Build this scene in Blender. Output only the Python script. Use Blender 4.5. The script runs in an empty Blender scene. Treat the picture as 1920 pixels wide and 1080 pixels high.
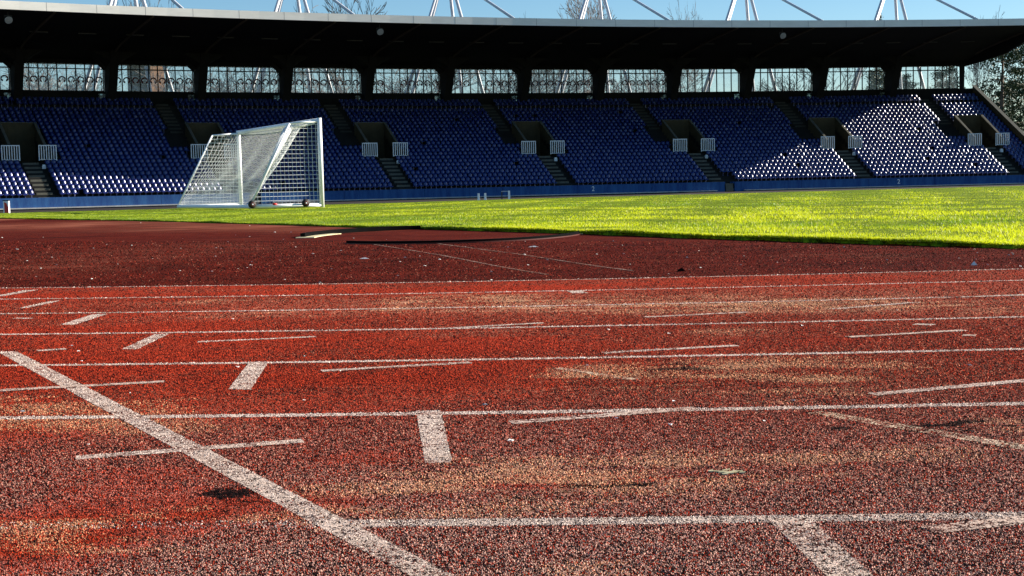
import bpy, bmesh, math, random
import numpy as np
from mathutils import Vector, Matrix
R = math.radians
SC = bpy.context.scene
COL = SC.collection
random.seed(7); rng = np.random.default_rng(7)

# ------------------------------------------------------------------ camera
EYE = 0.55
F_PX = 2500.0                       # focal length in pixels of a 1920 px wide picture
ROLL = math.atan(.0236)
PITCH = math.atan(186.7*math.cos(ROLL)/F_PX)
cam = bpy.data.cameras.new('camera'); camo = bpy.data.objects.new('camera', cam); COL.objects.link(camo)
cam.sensor_width = 36; cam.lens = F_PX/1920*36; cam.clip_start = .05; cam.clip_end = 5000
camo.matrix_world = (Matrix.Translation((0, 0, EYE)) @ Matrix.Rotation(math.pi/2-PITCH, 4, 'X')
                     @ Matrix.Rotation(-ROLL, 4, 'Z'))
SC.camera = camo

# ------------------------------------------------------------------ sun, sky, exposure
SUN_EL = 20.8
SUN_AZ = math.degrees(math.atan2(1, .32))       # from +Y (away from the camera) towards +X
w = bpy.data.worlds.new('World'); SC.world = w; w.use_nodes = True
nt = w.node_tree; bg = nt.nodes['Background']
sky = nt.nodes.new('ShaderNodeTexSky'); sky.sky_type = 'NISHITA'; sky.sun_disc = False
sky.sun_elevation = R(SUN_EL); sky.sun_rotation = R(SUN_AZ); sky.air_density = 1.0; sky.dust_density = .2; sky.ozone_density = 3.0
hs = nt.nodes.new('ShaderNodeHueSaturation'); hs.inputs['Saturation'].default_value = 1.22
nt.links.new(sky.outputs[0], hs.inputs['Color']); nt.links.new(hs.outputs[0], bg.inputs[0]); bg.inputs[1].default_value = .062
sl = bpy.data.lights.new('sun', 'SUN'); sl.energy = 5.0; sl.angle = R(.5); sl.color = (1, .93, .82)
so = bpy.data.objects.new('sun', sl); COL.objects.link(so)
ce = math.cos(R(SUN_EL))
SUNV = Vector((math.sin(R(SUN_AZ))*ce, math.cos(R(SUN_AZ))*ce, math.sin(R(SUN_EL))))
so.rotation_euler = SUNV.to_track_quat('Z', 'Y').to_euler(); so.location = (40, 10, 60)
SC.view_settings.view_transform = 'Standard'; SC.view_settings.look = 'None'
SC.view_settings.exposure = 1.27; SC.view_settings.gamma = 1
SC.render.engine = 'CYCLES'
SC.cycles.max_bounces = 6; SC.cycles.transparent_max_bounces = 16; SC.cycles.diffuse_bounces = 2

# ------------------------------------------------------------------ helpers
_F = Vector((0, math.cos(PITCH), -math.sin(PITCH))); _U0 = Vector((0, math.sin(PITCH), math.cos(PITCH))); _R0 = Vector((1, 0, 0))
_R = _R0*math.cos(ROLL)-_U0*math.sin(ROLL); _U = _U0*math.cos(ROLL)+_R0*math.sin(ROLL)
def ray(x, y):
    return _F + _R*((x-960)/F_PX) - _U*((y-540)/F_PX)
CX, CY, R1 = 2.0, 39.55, 30.0        # centre of the bend, radius of the innermost lane line
def z_track(X, Y): return -.114 + .012*(math.hypot(X-CX, Y-CY)-R1)
def mound(X, Y):
    p = -.31*X+.95*(Y-42)
    return max(0, .235-(.00024 if p < 0 else .0004)*p*p)
def y_far(u): return 62/(1-.326*u)
def sstep(t): t = max(0, min(1, t)); return t*t*(3-2*t)
def ground_h(X, Y):                  # infield level
    rad = math.hypot(X-CX, Y-CY)
    wt = sstep((R1-rad)/3) if Y < CY else 1
    return -.114 + mound(X, Y)*wt
def on(fn, x, y, lift=0):            # where the view ray through a photo pixel meets a height field
    d = ray(x, y); o = Vector((0, 0, EYE)); z = 0
    for _ in range(60):
        t = (z+lift-EYE)/d.z if d.z < -1e-6 else 1e4
        P = o+d*t; z = .5*z+.5*fn(P.x, P.y)
    return Vector((P.x, P.y, fn(P.x, P.y)+lift))
def tr(x, y, lift=0): return on(z_track, x, y, lift)
def gr(x, y, lift=0): return on(ground_h, x, y, lift)

# stand geometry: an arc seen from inside. s = length along the front wall, b = distance behind it
SX, SY, SR = 63.409, -69.260, 201.1645
def SP(s, b, z):
    a = s/SR; return Vector((SX+(SR+b)*math.sin(a), SY+(SR+b)*math.cos(a), z))
def s_at(px, y, b):
    d = ray(px, y); dx, dy = d.x, d.y; ox, oy = -SX, -SY
    A = dx*dx+dy*dy; B = 2*(ox*dx+oy*dy); C = ox*ox+oy*oy-(SR+b)**2
    t = (-B+math.sqrt(B*B-4*A*C))/(2*A)
    return math.atan2(t*dx-SX, t*dy-SY)*SR, EYE+t*d.z

class MB:
    def __init__(s): s.v = []; s.f = []
    def add(s, vs, fs):
        o = len(s.v); s.v += [tuple(v) for v in vs]; s.f += [tuple(i+o for i in f) for f in fs]
    def hexa(s, p):                  # 8 points: bottom 4 ccw, top 4 ccw
        s.add(p, [(3, 2, 1, 0), (4, 5, 6, 7), (0, 1, 5, 4), (1, 2, 6, 5), (2, 3, 7, 6), (3, 0, 4, 7)])
    def box(s, x0, x1, y0, y1, z0, z1):
        s.hexa([(x0, y0, z0), (x1, y0, z0), (x1, y1, z0), (x0, y1, z0), (x0, y0, z1), (x1, y0, z1), (x1, y1, z1), (x0, y1, z1)])
    def sbox(s, s0, s1, b0, b1, z0, z1, step=4.0, zb=None):   # box in stand coordinates; zb=(bottom,top) at b1 if sloped
        n = max(1, int(math.ceil((s1-s0)/step)))
        za, zc = (z0, z1) if zb is None else zb
        for i in range(n):
            a = s0+(s1-s0)*i/n; c = s0+(s1-s0)*(i+1)/n
            P = [SP(a, b0, z0), SP(c, b0, z0), SP(c, b1, za), SP(a, b1, za), SP(a, b0, z1), SP(c, b0, z1), SP(c, b1, zc), SP(a, b1, zc)]
            o = len(s.v); s.v += [tuple(p) for p in P]
            fs = [(3, 2, 1, 0), (4, 5, 6, 7), (0, 1, 5, 4), (2, 3, 7, 6)]
            if i == 0: fs.append((3, 0, 4, 7))
            if i == n-1: fs.append((1, 2, 6, 5))
            s.f += [tuple(k+o for k in f) for f in fs]
    def bar(s, p, q, r0, r1=None, n=6, caps=True):
        p = Vector(p); q = Vector(q); r1 = r0 if r1 is None else r1
        d = (q-p)
        if d.length < 1e-6: return
        d.normalize(); a = d.orthogonal().normalized(); b = d.cross(a)
        vs = []
        for c, r in ((p, r0), (q, r1)):
            for i in range(n):
                t = 2*math.pi*i/n; vs.append(c+(a*math.cos(t)+b*math.sin(t))*r)
        fs = [(i, (i+1) % n, n+(i+1) % n, n+i) for i in range(n)]
        if caps: fs += [tuple(range(n))[::-1], tuple(range(n, 2*n))]
        s.add(vs, fs)
    def build(s, name, m, parent=None, smooth=False):
        me = bpy.data.meshes.new(name); me.from_pydata(s.v, [], s.f); me.update()
        if smooth: me.polygons.foreach_set('use_smooth', [True]*len(me.polygons))
        o = bpy.data.objects.new(name, me); COL.objects.link(o)
        if m: me.materials.append(m)
        if parent: o.parent = parent
        return o
def tag(o, label=None, cat=None, group=None, kind=None):
    if label: o['label'] = label
    if cat: o['category'] = cat
    if group: o['group'] = group
    if kind: o['kind'] = kind
    return o
def empty(name, loc=(0, 0, 0), rz=0):
    o = bpy.data.objects.new(name, None); COL.objects.link(o); o.location = loc; o.rotation_euler = (0, 0, rz); o.empty_display_size = .3
    return o
def np_mesh(name, V, Fq, m, parent=None, smooth=False):    # V (n,3); Fq (m,k) all k-gons
    me = bpy.data.meshes.new(name); n, k = Fq.shape
    me.vertices.add(len(V)); me.vertices.foreach_set('co', V.astype(np.float32).ravel())
    me.loops.add(n*k); me.loops.foreach_set('vertex_index', Fq.astype(np.int32).ravel())
    me.polygons.add(n); me.polygons.foreach_set('loop_start', np.arange(0, n*k, k, dtype=np.int32))
    me.polygons.foreach_set('loop_total', np.full(n, k, dtype=np.int32))
    if smooth: me.polygons.foreach_set('use_smooth', [True]*n)
    me.update(); me.validate()
    o = bpy.data.objects.new(name, me); COL.objects.link(o); me.materials.append(m)
    if parent: o.parent = parent
    return o

# ------------------------------------------------------------------ materials
class NT:
    def __init__(s, name):
        s.m = bpy.data.materials.new(name); s.m.use_nodes = True; s.t = s.m.node_tree
        s.b = s.t.nodes['Principled BSDF']; s.out = s.t.nodes['Material Output']
    def n(s, t, **k):
        q = s.t.nodes.new(t)
        for a, v in k.items(): setattr(q, a, v)
        return q
    def l(s, a, b): s.t.links.new(a, b)
    def noise(s, scale, detail=4, rough=.6, dist=0, vec=None, sc3=None):
        q = s.n('ShaderNodeTexNoise'); q.inputs['Scale'].default_value = scale; q.inputs['Detail'].default_value = detail
        q.inputs['Roughness'].default_value = rough; q.inputs['Distortion'].default_value = dist
        if vec is None: vec = s.obj()
        if sc3:
            mp = s.n('ShaderNodeMapping'); mp.inputs['Scale'].default_value = sc3; s.l(vec, mp.inputs[0]); vec = mp.outputs[0]
        s.l(vec, q.inputs['Vector']); return q.outputs[0]
    def obj(s):
        if not hasattr(s, '_tc'): s._tc = s.n('ShaderNodeTexCoord')
        return s._tc.outputs['Object']
    def ramp(s, fac, stops):
        q = s.n('ShaderNodeValToRGB'); e = q.color_ramp.elements
        while len(e) < len(stops): e.new(.5)
        for i, (p, c) in enumerate(stops):
            e[i].position = p; e[i].color = (c, c, c, 1) if isinstance(c, (int, float)) else (*c, 1)
        s.l(fac, q.inputs[0]); return q.outputs[0]
    def mix(s, fac, a, b, blend='MIX'):
        q = s.n('ShaderNodeMix', data_type='RGBA', blend_type=blend)
        for inp, v in ((q.inputs[0], fac), (q.inputs[6], a), (q.inputs[7], b)):
            if isinstance(v, (int, float)): inp.default_value = v
            elif isinstance(v, tuple): inp.default_value = (*v, 1)
            else: s.l(v, inp)
        return q.outputs[2]
    def math(s, op, a, b=None, clamp=False):
        q = s.n('ShaderNodeMath', operation=op, use_clamp=clamp)
        for inp, v in ((q.inputs[0], a), (q.inputs[1], b)):
            if v is None: continue
            if isinstance(v, (int, float)): inp.default_value = v
            else: s.l(v, inp)
        return q.outputs[0]
    def attr(s, name):
        q = s.n('ShaderNodeAttribute', attribute_name=name); return q
    def bump(s, h, strength=.3, dist=.01):
        q = s.n('ShaderNodeBump'); q.inputs['Strength'].default_value = strength; q.inputs['Distance'].default_value = dist
        s.l(h, q.inputs['Height']); s.l(q.outputs[0], s.b.inputs['Normal'])
    def base(s, c):
        if isinstance(c, tuple): s.b.inputs['Base Color'].default_value = (*c, 1)
        else: s.l(c, s.b.inputs['Base Color'])
    def set(s, rough=.7, spec=.3, metal=0):
        s.b.inputs['Roughness'].default_value = rough; s.b.inputs['Specular IOR Level'].default_value = spec; s.b.inputs['Metallic'].default_value = metal
        return s
def simple(name, col, rough=.7, var=.25, scale=3, spec=.3, metal=0, bump=0, sc3=None):
    q = NT(name).set(rough, spec, metal)
    nz = q.noise(scale, 5, .65, sc3=sc3)
    dk = tuple(c*(1-var) for c in col); lt = tuple(min(1, c*(1+var)) for c in col)
    q.base(q.ramp(nz, [(.3, dk), (.7, lt)]))
    if bump: q.bump(nz, bump, .02)
    return q.m

def track_shader(q, paint=False, dzone=False, pcol=((.56, .38, .28), (.76, .60, .49)), hole0=.47):
    sp3 = q.noise(38, 3, .7)
    big = q.noise(.55, 5, .62, .4); mid = q.noise(3.2, 5, .7)
    g1 = q.noise(260, 1, .5); g2 = q.noise(115, 1, .5); g3 = q.noise(50, 1, .5)
    cr = q.math('ADD', q.math('MULTIPLY', g1, .42), q.math('ADD', q.math('MULTIPLY', g2, .36), q.math('MULTIPLY', g3, .22)))
    a = q.attr('wear'); sep = q.n('ShaderNodeSeparateColor'); q.l(a.outputs['Color'], sep.inputs[0])
    sand, vivid, dark = sep.outputs[0], sep.outputs[1], sep.outputs[2]
    if dzone:
        base = q.ramp(cr, [(.42, (.012, .002, .001)), (.5, (.058, .0050, .0025)), (.58, (.15, .016, .008))])
        base = q.mix(q.ramp(big, [(.4, 0), (.65, .6)]), base, q.ramp(cr, [(.4, (.04, .005, .003)), (.6, (.15, .018, .009))]))
        st = q.noise(2.2, 4, .7, .5, sc3=(.6, 1.6, 1))
        base = q.mix(q.math('MULTIPLY', q.ramp(st, [(.48, 0), (.62, 1)]), .4), base, (.17, .028, .014))
        base = q.mix(q.ramp(q.noise(1.1, 6, .75, .8, sc3=(.5, 1.8, 1)), [(.36, .65), (.5, 0)]), base, (.022, .005, .004))
        base = q.mix(q.math('MULTIPLY', sand, q.ramp(q.noise(1.4, 5, .7, 0, sc3=(.5, 2.2, 1)), [(.35, .3), (.6, 1)]), True), base, (.36, .12, .07))
        pale = q.ramp(q.noise(60, 2, .5), [(.70, 0), (.74, 1)])
        base = q.mix(q.math('MULTIPLY', pale, .3), base, (.55, .35, .26))
    else:
        # crumb rubber: painted gap shade, brick red crumbs, pale wear and painted sun glints
        worn = q.ramp(cr, [(.42, (.012, .003, .002)), (.475, (.11, .011, .005)), (.53, (.27, .032, .015)), (.60, (.60, .22, .13))])
        red = q.ramp(cr, [(.41, (.04, .004, .002)), (.48, (.22, .012, .005)), (.55, (.44, .038, .014)), (.64, (.66, .14, .06))])
        grey = q.ramp(cr, [(.44, (.007, .004, .004)), (.485, (.07, .016, .011)), (.525, (.24, .08, .055)), (.57, (.74, .48, .38))])
        base = q.mix(q.math('ADD', vivid, q.ramp(mid, [(.35, -.25), (.65, .25)]), True), worn, red)
        gz = q.n('ShaderNodeSeparateXYZ'); q.l(q.obj(), gz.inputs[0])
        # the outer lanes are the most weathered; wear fades in with distance from lane one
        lanes = q.n('ShaderNodeMapRange'); q.l(gz.outputs['Y'], lanes.inputs[0])
        lanes.inputs[1].default_value = 4.2; lanes.inputs[2].default_value = 1.9; lanes.inputs[3].default_value = 0; lanes.inputs[4].default_value = .85
        gm = q.math('MULTIPLY', lanes.outputs[0], q.math('SUBTRACT', 1, vivid, True))
        base = q.mix(gm, base, grey)
        sd = q.math('MULTIPLY', sand, q.ramp(q.math('ADD', q.math('MULTIPLY', mid, .5), q.math('MULTIPLY', cr, .5)), [(.42, .0), (.56, 1)]), True)
        base = q.mix(sd, base, q.ramp(cr, [(.42, (.10, .03, .015)), (.50, (.55, .24, .13)), (.6, (.86, .58, .36))]))
        bl = q.ramp(big, [(.35, .72), (.65, 1.18)])
        base = q.mix(1, base, bl, 'MULTIPLY')
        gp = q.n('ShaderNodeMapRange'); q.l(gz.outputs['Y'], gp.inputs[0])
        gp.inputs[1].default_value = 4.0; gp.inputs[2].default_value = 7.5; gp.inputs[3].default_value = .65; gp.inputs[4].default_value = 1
        if not paint: base = q.mix(1, base, gp.outputs[0], 'MULTIPLY')  # darker up close: shade between the crumbs painted into the base
        dk = q.math('MULTIPLY', dark, q.ramp(q.math('ADD', q.math('MULTIPLY', sp3, .6), q.math('MULTIPLY', mid, .4)), [(.40, 0), (.52, 1)]), True)
        base = q.mix(dk, base, (.010, .006, .006))
    if paint:
        hole = q.math('ADD', q.math('MULTIPLY', cr, .75), q.math('MULTIPLY', q.noise(9, 4, .7), .25))
        pc = q.ramp(q.noise(1.1, 4, .6), [(.3, pcol[0]), (.7, pcol[1])])
        base = q.mix(q.ramp(hole, [(hole0 if not dzone else .48, 0), (hole0+.05 if not dzone else .66, 1)]), base, pc)
    q.base(base)
    q.set(1, .02)
    q.bump(cr, .5, .006)
    return q.m
M = {}
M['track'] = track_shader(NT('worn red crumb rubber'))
M['line'] = track_shader(NT('worn lane paint on rubber'), paint=True)
M['dzone'] = track_shader(NT('dark red old rubber'), dzone=True)
M['dline'] = track_shader(NT('faded line on dark rubber'), paint=True, dzone=True)
def grass_ground():
    q = NT('grass soil').set(.95, .05)
    a = q.noise(1.6, 5, .7, .3); b = q.noise(14, 4, .7)
    q.base(q.mix(q.ramp(b, [(.38, .0), (.62, 1)]), (.05, .08, .004), q.ramp(a, [(.35, (.14, .22, .006)), (.65, (.30, .36, .01))])))
    q.bump(b, 1.0, .05); return q.m
M['soil'] = grass_ground()
def blade_mat():
    q = NT('grass blades')
    a = q.attr('tint')
    q.base(a.outputs['Color']); q.set(.5, .3)
    tl = q.n('ShaderNodeBsdfTranslucent'); q.l(a.outputs['Color'], tl.inputs[0])
    mx = q.n('ShaderNodeMixShader'); mx.inputs[0].default_value = .45
    q.l(q.b.outputs[0], mx.inputs[1]); q.l(tl.outputs[0], mx.inputs[2]); q.l(mx.outputs[0], q.out.inputs[0])
    return q.m
M['blade'] = blade_mat()
M['ground'] = simple('rough ground', (.05, .06, .03), .95, .4, .2)
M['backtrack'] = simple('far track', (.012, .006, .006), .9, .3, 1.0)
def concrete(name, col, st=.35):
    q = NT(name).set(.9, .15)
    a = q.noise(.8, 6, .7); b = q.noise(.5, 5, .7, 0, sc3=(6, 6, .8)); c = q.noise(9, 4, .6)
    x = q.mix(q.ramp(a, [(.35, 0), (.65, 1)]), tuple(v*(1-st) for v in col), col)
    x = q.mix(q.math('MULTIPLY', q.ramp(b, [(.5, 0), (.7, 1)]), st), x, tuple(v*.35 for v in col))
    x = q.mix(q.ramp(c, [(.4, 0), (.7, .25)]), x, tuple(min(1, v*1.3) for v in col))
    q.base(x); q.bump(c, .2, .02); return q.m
M['concrete'] = concrete('shade dark terrace concrete', (.022, .022, .021))  # terrace tone cut to near black, shade of the stand interior put into the colour
M['stepc'] = concrete('pale step concrete', (.13, .125, .10))
M['yellowc'] = concrete('ochre stained concrete', (.075, .059, .032))
M['soffit'] = concrete('shade dark soffit concrete', (.010, .0095, .009))  # near black: the shade under the roof is put into the colour
M['shadestep'] = concrete('shaded upper step concrete', (.06, .058, .048))  # darker copy of the step concrete, roof shade put into the colour
M['rib'] = concrete('pale brown steel rib', (.10, .08, .06))  # lighter than the soffit, light on the ribs put into the colour
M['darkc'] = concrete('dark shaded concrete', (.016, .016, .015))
def wallpaint():
    q = NT('flaking blue wall paint').set(.7, .2)
    a = q.noise(1.5, 7, .8, 0, sc3=(1, 1, .15)); b = q.noise(.25, 3, .6); c = q.noise(22, 3, .6)
    x = q.mix(q.ramp(a, [(.35, 0), (.65, 1)]), (.008, .038, .16), (.030, .11, .27))
    x = q.mix(q.ramp(c, [(.62, 0), (.72, .35)]), x, (.2, .3, .4))
    q.base(x); return q.m
M['bluewall'] = wallpaint()
M['kerb'] = concrete('pale kerb concrete', (.50, .50, .48))
def seatmat(name):
    q = NT(name); oi = q.n('ShaderNodeObjectInfo'); a = q.noise(7, 3, .6)
    x = q.ramp(a, [(.3, (.001, .006, .085)), (.7, (.003, .013, .135))])  # very dark base, shade of the stand set into the colour
    q.base(x); q.set(.42, .3)
    q.b.inputs['Coat Weight'].default_value = 1; q.b.inputs['Coat Roughness'].default_value = .34; q.b.inputs['Coat IOR'].default_value = 1.55
    return q.m
M['seat'] = seatmat('dark blue plastic')
M['fascia'] = simple('fascia cream paint', (.84, .80, .71), .5, .08, .6, sc3=(1, 1, 4))
M['joint'] = simple('fascia joint', (.30, .29, .27), .7)
M['white'] = simple('white painted metal', (.88, .88, .86), .35, .06, 5, .5)
M['mast'] = simple('white painted steel tube', (.62, .62, .64), .4, .08, 2, .5)
M['rail'] = simple('white rail paint', (.78, .79, .78), .5, .06, 6)
M['frame'] = simple('black window frame', (.012, .012, .013), .6)
M['emblem'] = simple('maroon window vinyl', (.10, .008, .012), .6, .3, 20)
def glass(name='hazy dirty glass', lo=.04, hi=.45):
    q = NT(name)
    tp = q.n('ShaderNodeBsdfTransparent'); tp.inputs[0].default_value = (.96, .97, .97, 1)
    tl = q.n('ShaderNodeBsdfTranslucent'); tl.inputs[0].default_value = (.66, .70, .70, 1)
    gl = q.n('ShaderNodeBsdfGlossy'); gl.inputs['Roughness'].default_value = .15
    d = q.noise(2.3, 6, .72, 1.2)
    m1 = q.n('ShaderNodeMixShader'); q.l(q.ramp(d, [(.45, lo), (.72, hi)]), m1.inputs[0]); q.l(tp.outputs[0], m1.inputs[1]); q.l(tl.outputs[0], m1.inputs[2])
    m2 = q.n('ShaderNodeMixShader'); m2.inputs[0].default_value = .04; q.l(m1.outputs[0], m2.inputs[1]); q.l(gl.outputs[0], m2.inputs[2])
    q.l(m2.outputs[0], q.out.inputs[0]); return q.m
M['glass'] = glass(); M['clearglass'] = glass('clear window glass', .02, .14)
def dimglass():
    q = NT('sooty low glass'); q.set(.3, .5); q.base((.02, .03, .035))
    tp = q.n('ShaderNodeBsdfTransparent'); tp.inputs[0].default_value = (.5, .58, .6, 1); m = q.n('ShaderNodeMixShader')
    q.l(q.ramp(q.noise(3, 4, .7), [(.4, .1), (.6, .85)]), m.inputs[0]); q.l(tp.outputs[0], m.inputs[1]); q.l(q.b.outputs[0], m.inputs[2]); q.l(m.outputs[0], q.out.inputs[0]); return q.m
M['dimglass'] = dimglass()
M['cord'] = simple('white net cord', (.80, .80, .78), .8, .05, 5)
M['rubber'] = simple('black tyre rubber', (.02, .02, .02), .7)
M['redp'] = simple('red plastic', (.62, .02, .012), .4, .15, 4, .5)
M['hubred'] = simple('dark red wheel hub', (.09, .02, .015), .4)
M['bark'] = simple('grey brown bark', (.13, .10, .075), .9, .35, 3, sc3=(3, 3, .6))
M['twig'] = simple('brown winter twigs', (.15, .125, .11), .9, .3, 2)
M['brick'] = simple('brown brick', (.09, .045, .02), .9, .3, 6)
M['bwin'] = simple('dark house window', (.02, .025, .03), .1, .1, 2, .8)
def leaf(name, c1, c2):
    q = NT(name).set(.6, .3); q.base(q.ramp(q.noise(1.3, 3, .7), [(.35, c1), (.65, c2)]))
    return q.m
M['leaf'] = leaf('evergreen leaves', (.016, .028, .009), (.07, .10, .03))
M['chip'] = simple('white litter', (.75, .72, .66), .8, .2, 30)
M['yellow'] = simple('yellow worn rim paint', (.60, .52, .30), .8, .35, 12)
M['dkrim'] = simple('dark sunken rim', (.005, .005, .005), .9, .3, 10, .02)  # near black: shade on the rim's near side put into the colour
M['lamp'] = simple('galvanised lamp shade', (.42, .44, .45), .4, .15, 6, .5)
M['strip'] = simple('grey strip light casing', (.05, .05, .05), .6)

# ------------------------------------------------------------------ ground, running track, infield
def grid_obj(name, P, m, parent=None, close=False, smooth=True):
    nu, nv = P.shape[0], P.shape[1]
    idx = np.arange(nu*nv).reshape(nu, nv)
    Fq = np.stack([idx[:-1, :-1], idx[1:, :-1], idx[1:, 1:], idx[:-1, 1:]], -1).reshape(-1, 4)
    return np_mesh(name, P.reshape(-1, 3), Fq, m, parent, smooth)

gd = MB(); gd.add([(-3000, -600, -.9), (3000, -600, -.9), (3000, 3000, -.9), (-3000, 3000, -.9)], [(0, 1, 2, 3)])
tag(gd.build('ground', M['ground']), kind='structure')

# running track (outside of the inner lane line), dense where the photo looks
ang = np.concatenate([np.linspace(-75, -14, 60), np.linspace(-13.9, 13.9, 520), np.linspace(14, 75, 60)])
rad = np.concatenate([np.linspace(0, 7, 150)[:-1], np.linspace(7, 9.0, 60), [10.5, 12, 14]])
A, D = np.meshgrid(np.radians(ang), R1+rad, indexing='ij')
P = np.stack([CX+D*np.sin(A), CY-D*np.cos(A), -.114+.012*(D-R1)], -1)
track = grid_obj('running_track', P[:, ::-1], M['track']); tag(track, kind='structure')
_LT = np.random.default_rng(3).random((256, 256))
def vnoise(x, y):                      # smooth value noise, 0..1
    xi = np.floor(x).astype(int); yi = np.floor(y).astype(int); fx = x-xi; fy = y-yi
    fx = fx*fx*(3-2*fx); fy = fy*fy*(3-2*fy)
    g = lambda a, b: _LT[a % 256, b % 256]
    return (g(xi, yi)*(1-fx)+g(xi+1, yi)*fx)*(1-fy)+(g(xi, yi+1)*(1-fx)+g(xi+1, yi+1)*fx)*fy
def fbm(x, y, n=4):
    o = 0; a = .5; t = 0
    for k in range(n): o = o+a*vnoise(x*2**k+17*k, y*2**k+9*k); t += a; a *= .6
    return o/t
def blob_eval(V, blobs, fn):
    ch = np.zeros((len(V), 4), np.float32); ch[:, 3] = 1
    for c, px, py, wx, hy, rot, amt in blobs:     # centre and half extents of each stain on the ground
        C = fn(px, py); dist = C.y
        rx = wx*dist/F_PX; ry = max(hy*dist*dist/(F_PX*.56), rx*.12)
        dx = V[:, 0]-C.x; dy = V[:, 1]-C.y; cr, sr = math.cos(R(rot)), math.sin(R(rot))
        u = (dx*cr+dy*sr)/rx; v = (-dx*sr+dy*cr)/ry
        g = np.exp(-(u*u+v*v)**1.2)*amt
        ch[:, c] = np.clip(ch[:, c]+g, 0, 1)
    X_, Y_ = V[:, 0], V[:, 1]
    st = fbm(X_*3.2, Y_*9.0); ch[:, 0] *= np.clip((st-.26)*3.0, .3, 1.15)          # windblown sand lies in thin drifts
    pt = fbm(X_*9+31, Y_*22+7); ch[:, 2] *= np.clip((pt-.47)*9, 0, 1.3)             # ragged pits
    vv = fbm(X_*1.3+5, Y_*3.5+3); ch[:, 1] *= np.clip((vv-.25)*3.2, .3, 1.2)
    ch[:, :3] = np.clip(ch[:, :3], 0, 1)
    return ch
def blob_attr(o, blobs, fn):
    V = np.empty(len(o.data.vertices)*3, np.float32); o.data.vertices.foreach_get('co', V); V = V.reshape(-1, 3)
    at = o.data.color_attributes.new('wear', 'FLOAT_COLOR', 'POINT'); at.data.foreach_set('color', blob_eval(V, blobs, fn).ravel())
# channel 0 = sand/dust, 1 = fresher red rubber, 2 = gouges and black patches
S_, V_, K_ = 0, 1, 2
blobs = [
 (V_, 500, 640, 900, 90, 0, .35), (V_, 300, 548, 900, 14, 0, 1.0), (V_, 1500, 530, 700, 16, 0, .55), (V_, 100, 620, 420, 40, 0, .55), (V_, 500, 655, 420, 40, 0, .85),
 (V_, 60, 700, 360, 40, 0, .7), (V_, 60, 770, 280, 60, 0, .9), (V_, 560, 740, 360, 40, 0, .45), (V_, 900, 690, 300, 50, 0, .3),
 (V_, 60, 1010, 260, 70, 0, 1.0), (V_, 480, 950, 200, 40, 0, .8), (V_, 250, 900, 200, 40, 0, .35), (V_, 1010, 890, 260, 50, 0, .4),
 (V_, 1500, 640, 400, 40, 0, .25), (V_, 700, 860, 200, 30, 0, .3), (V_, 1450, 880, 260, 50, 0, .25),
 (S_, 60, 775, 312, 42, 0, .7), (S_, 250, 805, 208, 19, 0, .5), (S_, 40, 985, 208, 30, 0, .8), (S_, 260, 1005, 221, 28, 0, 1.0), (S_, 460, 970, 221, 36, 0, .7),
 (S_, 820, 920, 286, 56, 0, .55), (S_, 1000, 890, 195, 33, 0, .5), (S_, 1560, 860, 338, 56, 0, .5), (S_, 1320, 870, 286, 42, 0, .3),
 (S_, 1380, 700, 299, 30, 0, .75), (S_, 1570, 690, 208, 28, 0, .6), (S_, 1120, 700, 104, 14, 0, .9), (S_, 800, 740, 312, 16, 0, .25),
 (S_, 880, 560, 143, 9, 0, .9), (S_, 1000, 572, 169, 8, 0, .5), (S_, 1400, 575, 390, 11, 0, .7), (S_, 1560, 572, 208, 12, 0, .8), (S_, 1900, 580, 208, 14, 0, .4),
 (S_, 1370, 622, 78, 7, 0, .9), (S_, 870, 625, 169, 7, 0, .3), (S_, 420, 565, 156, 5, 0, .5), (S_, 750, 580, 208, 7, 0, .3), (S_, 1900, 800, 117, 56, 0, .5),
 (S_, 1110, 1075, 143, 30, 0, .6), (S_, 1480, 745, 208, 14, 0, .5), (S_, 540, 590, 208, 7, 0, .4),
 (S_, 350, 1000, 420, 40, 0, .35), (S_, 1000, 905, 520, 60, 0, .28), (S_, 1250, 560, 700, 16, 0, .3),
 (K_, 430, 925, 55, 10, 0, 1), (K_, 450, 949, 50, 10, 0, 1), (K_, 400, 930, 37, 13, 0, .6), (K_, 1760, 803, 57, 13, -12, 1), (K_, 1850, 795, 57, 8, 6, 1), (K_, 1800, 800, 75, 10, 0, .7),
 (K_, 1080, 922, 62, 13, 0, .9), (K_, 1040, 930, 112, 13, 0, .5), (K_, 860, 990, 45, 7, 0, .9), (K_, 1265, 690, 68, 8, 0, .8), (K_, 1190, 915, 50, 13, 0, .6),
 (K_, 1370, 578, 37, 4, 0, .8), (K_, 1580, 805, 25, 8, 0, .7),
]
blob_attr(track, blobs, tr)

# dark infield "D" between the inner lane line and the grass
xs = CX + 29.99*np.sin(np.linspace(-math.pi/2, math.pi/2, 260))
tt = np.linspace(0, 1, 230)**1.6
P = np.zeros((len(xs), len(tt), 3))
for i, x in enumerate(xs):
    y0 = CY-math.sqrt(max(0, R1*R1-(x-CX)**2))
    ys = y0+(min(66, 62+.326*x)-y0)*tt
    for j, y in enumerate(ys): P[i, j] = (x, y, ground_h(x, y))
dz = grid_obj('infield_apron', P, M['dzone']); tag(dz, kind='structure')
dblobs = [(S_, 150, 421, 300, 5, 0, .75), (S_, 480, 424, 260, 5, 0, .8), (S_, 640, 430, 120, 4, 0, .5), (S_, 20, 411, 60, 2.5, 0, 1), (S_, 1560, 478, 70, 3, 0, .4),
          (S_, 1660, 480, 60, 3, 0, .3), (S_, 60, 500, 200, 10, 0, .25), (S_, 300, 470, 300, 12, 0, .18)]
blob_attr(dz, dblobs, gr)

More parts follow.
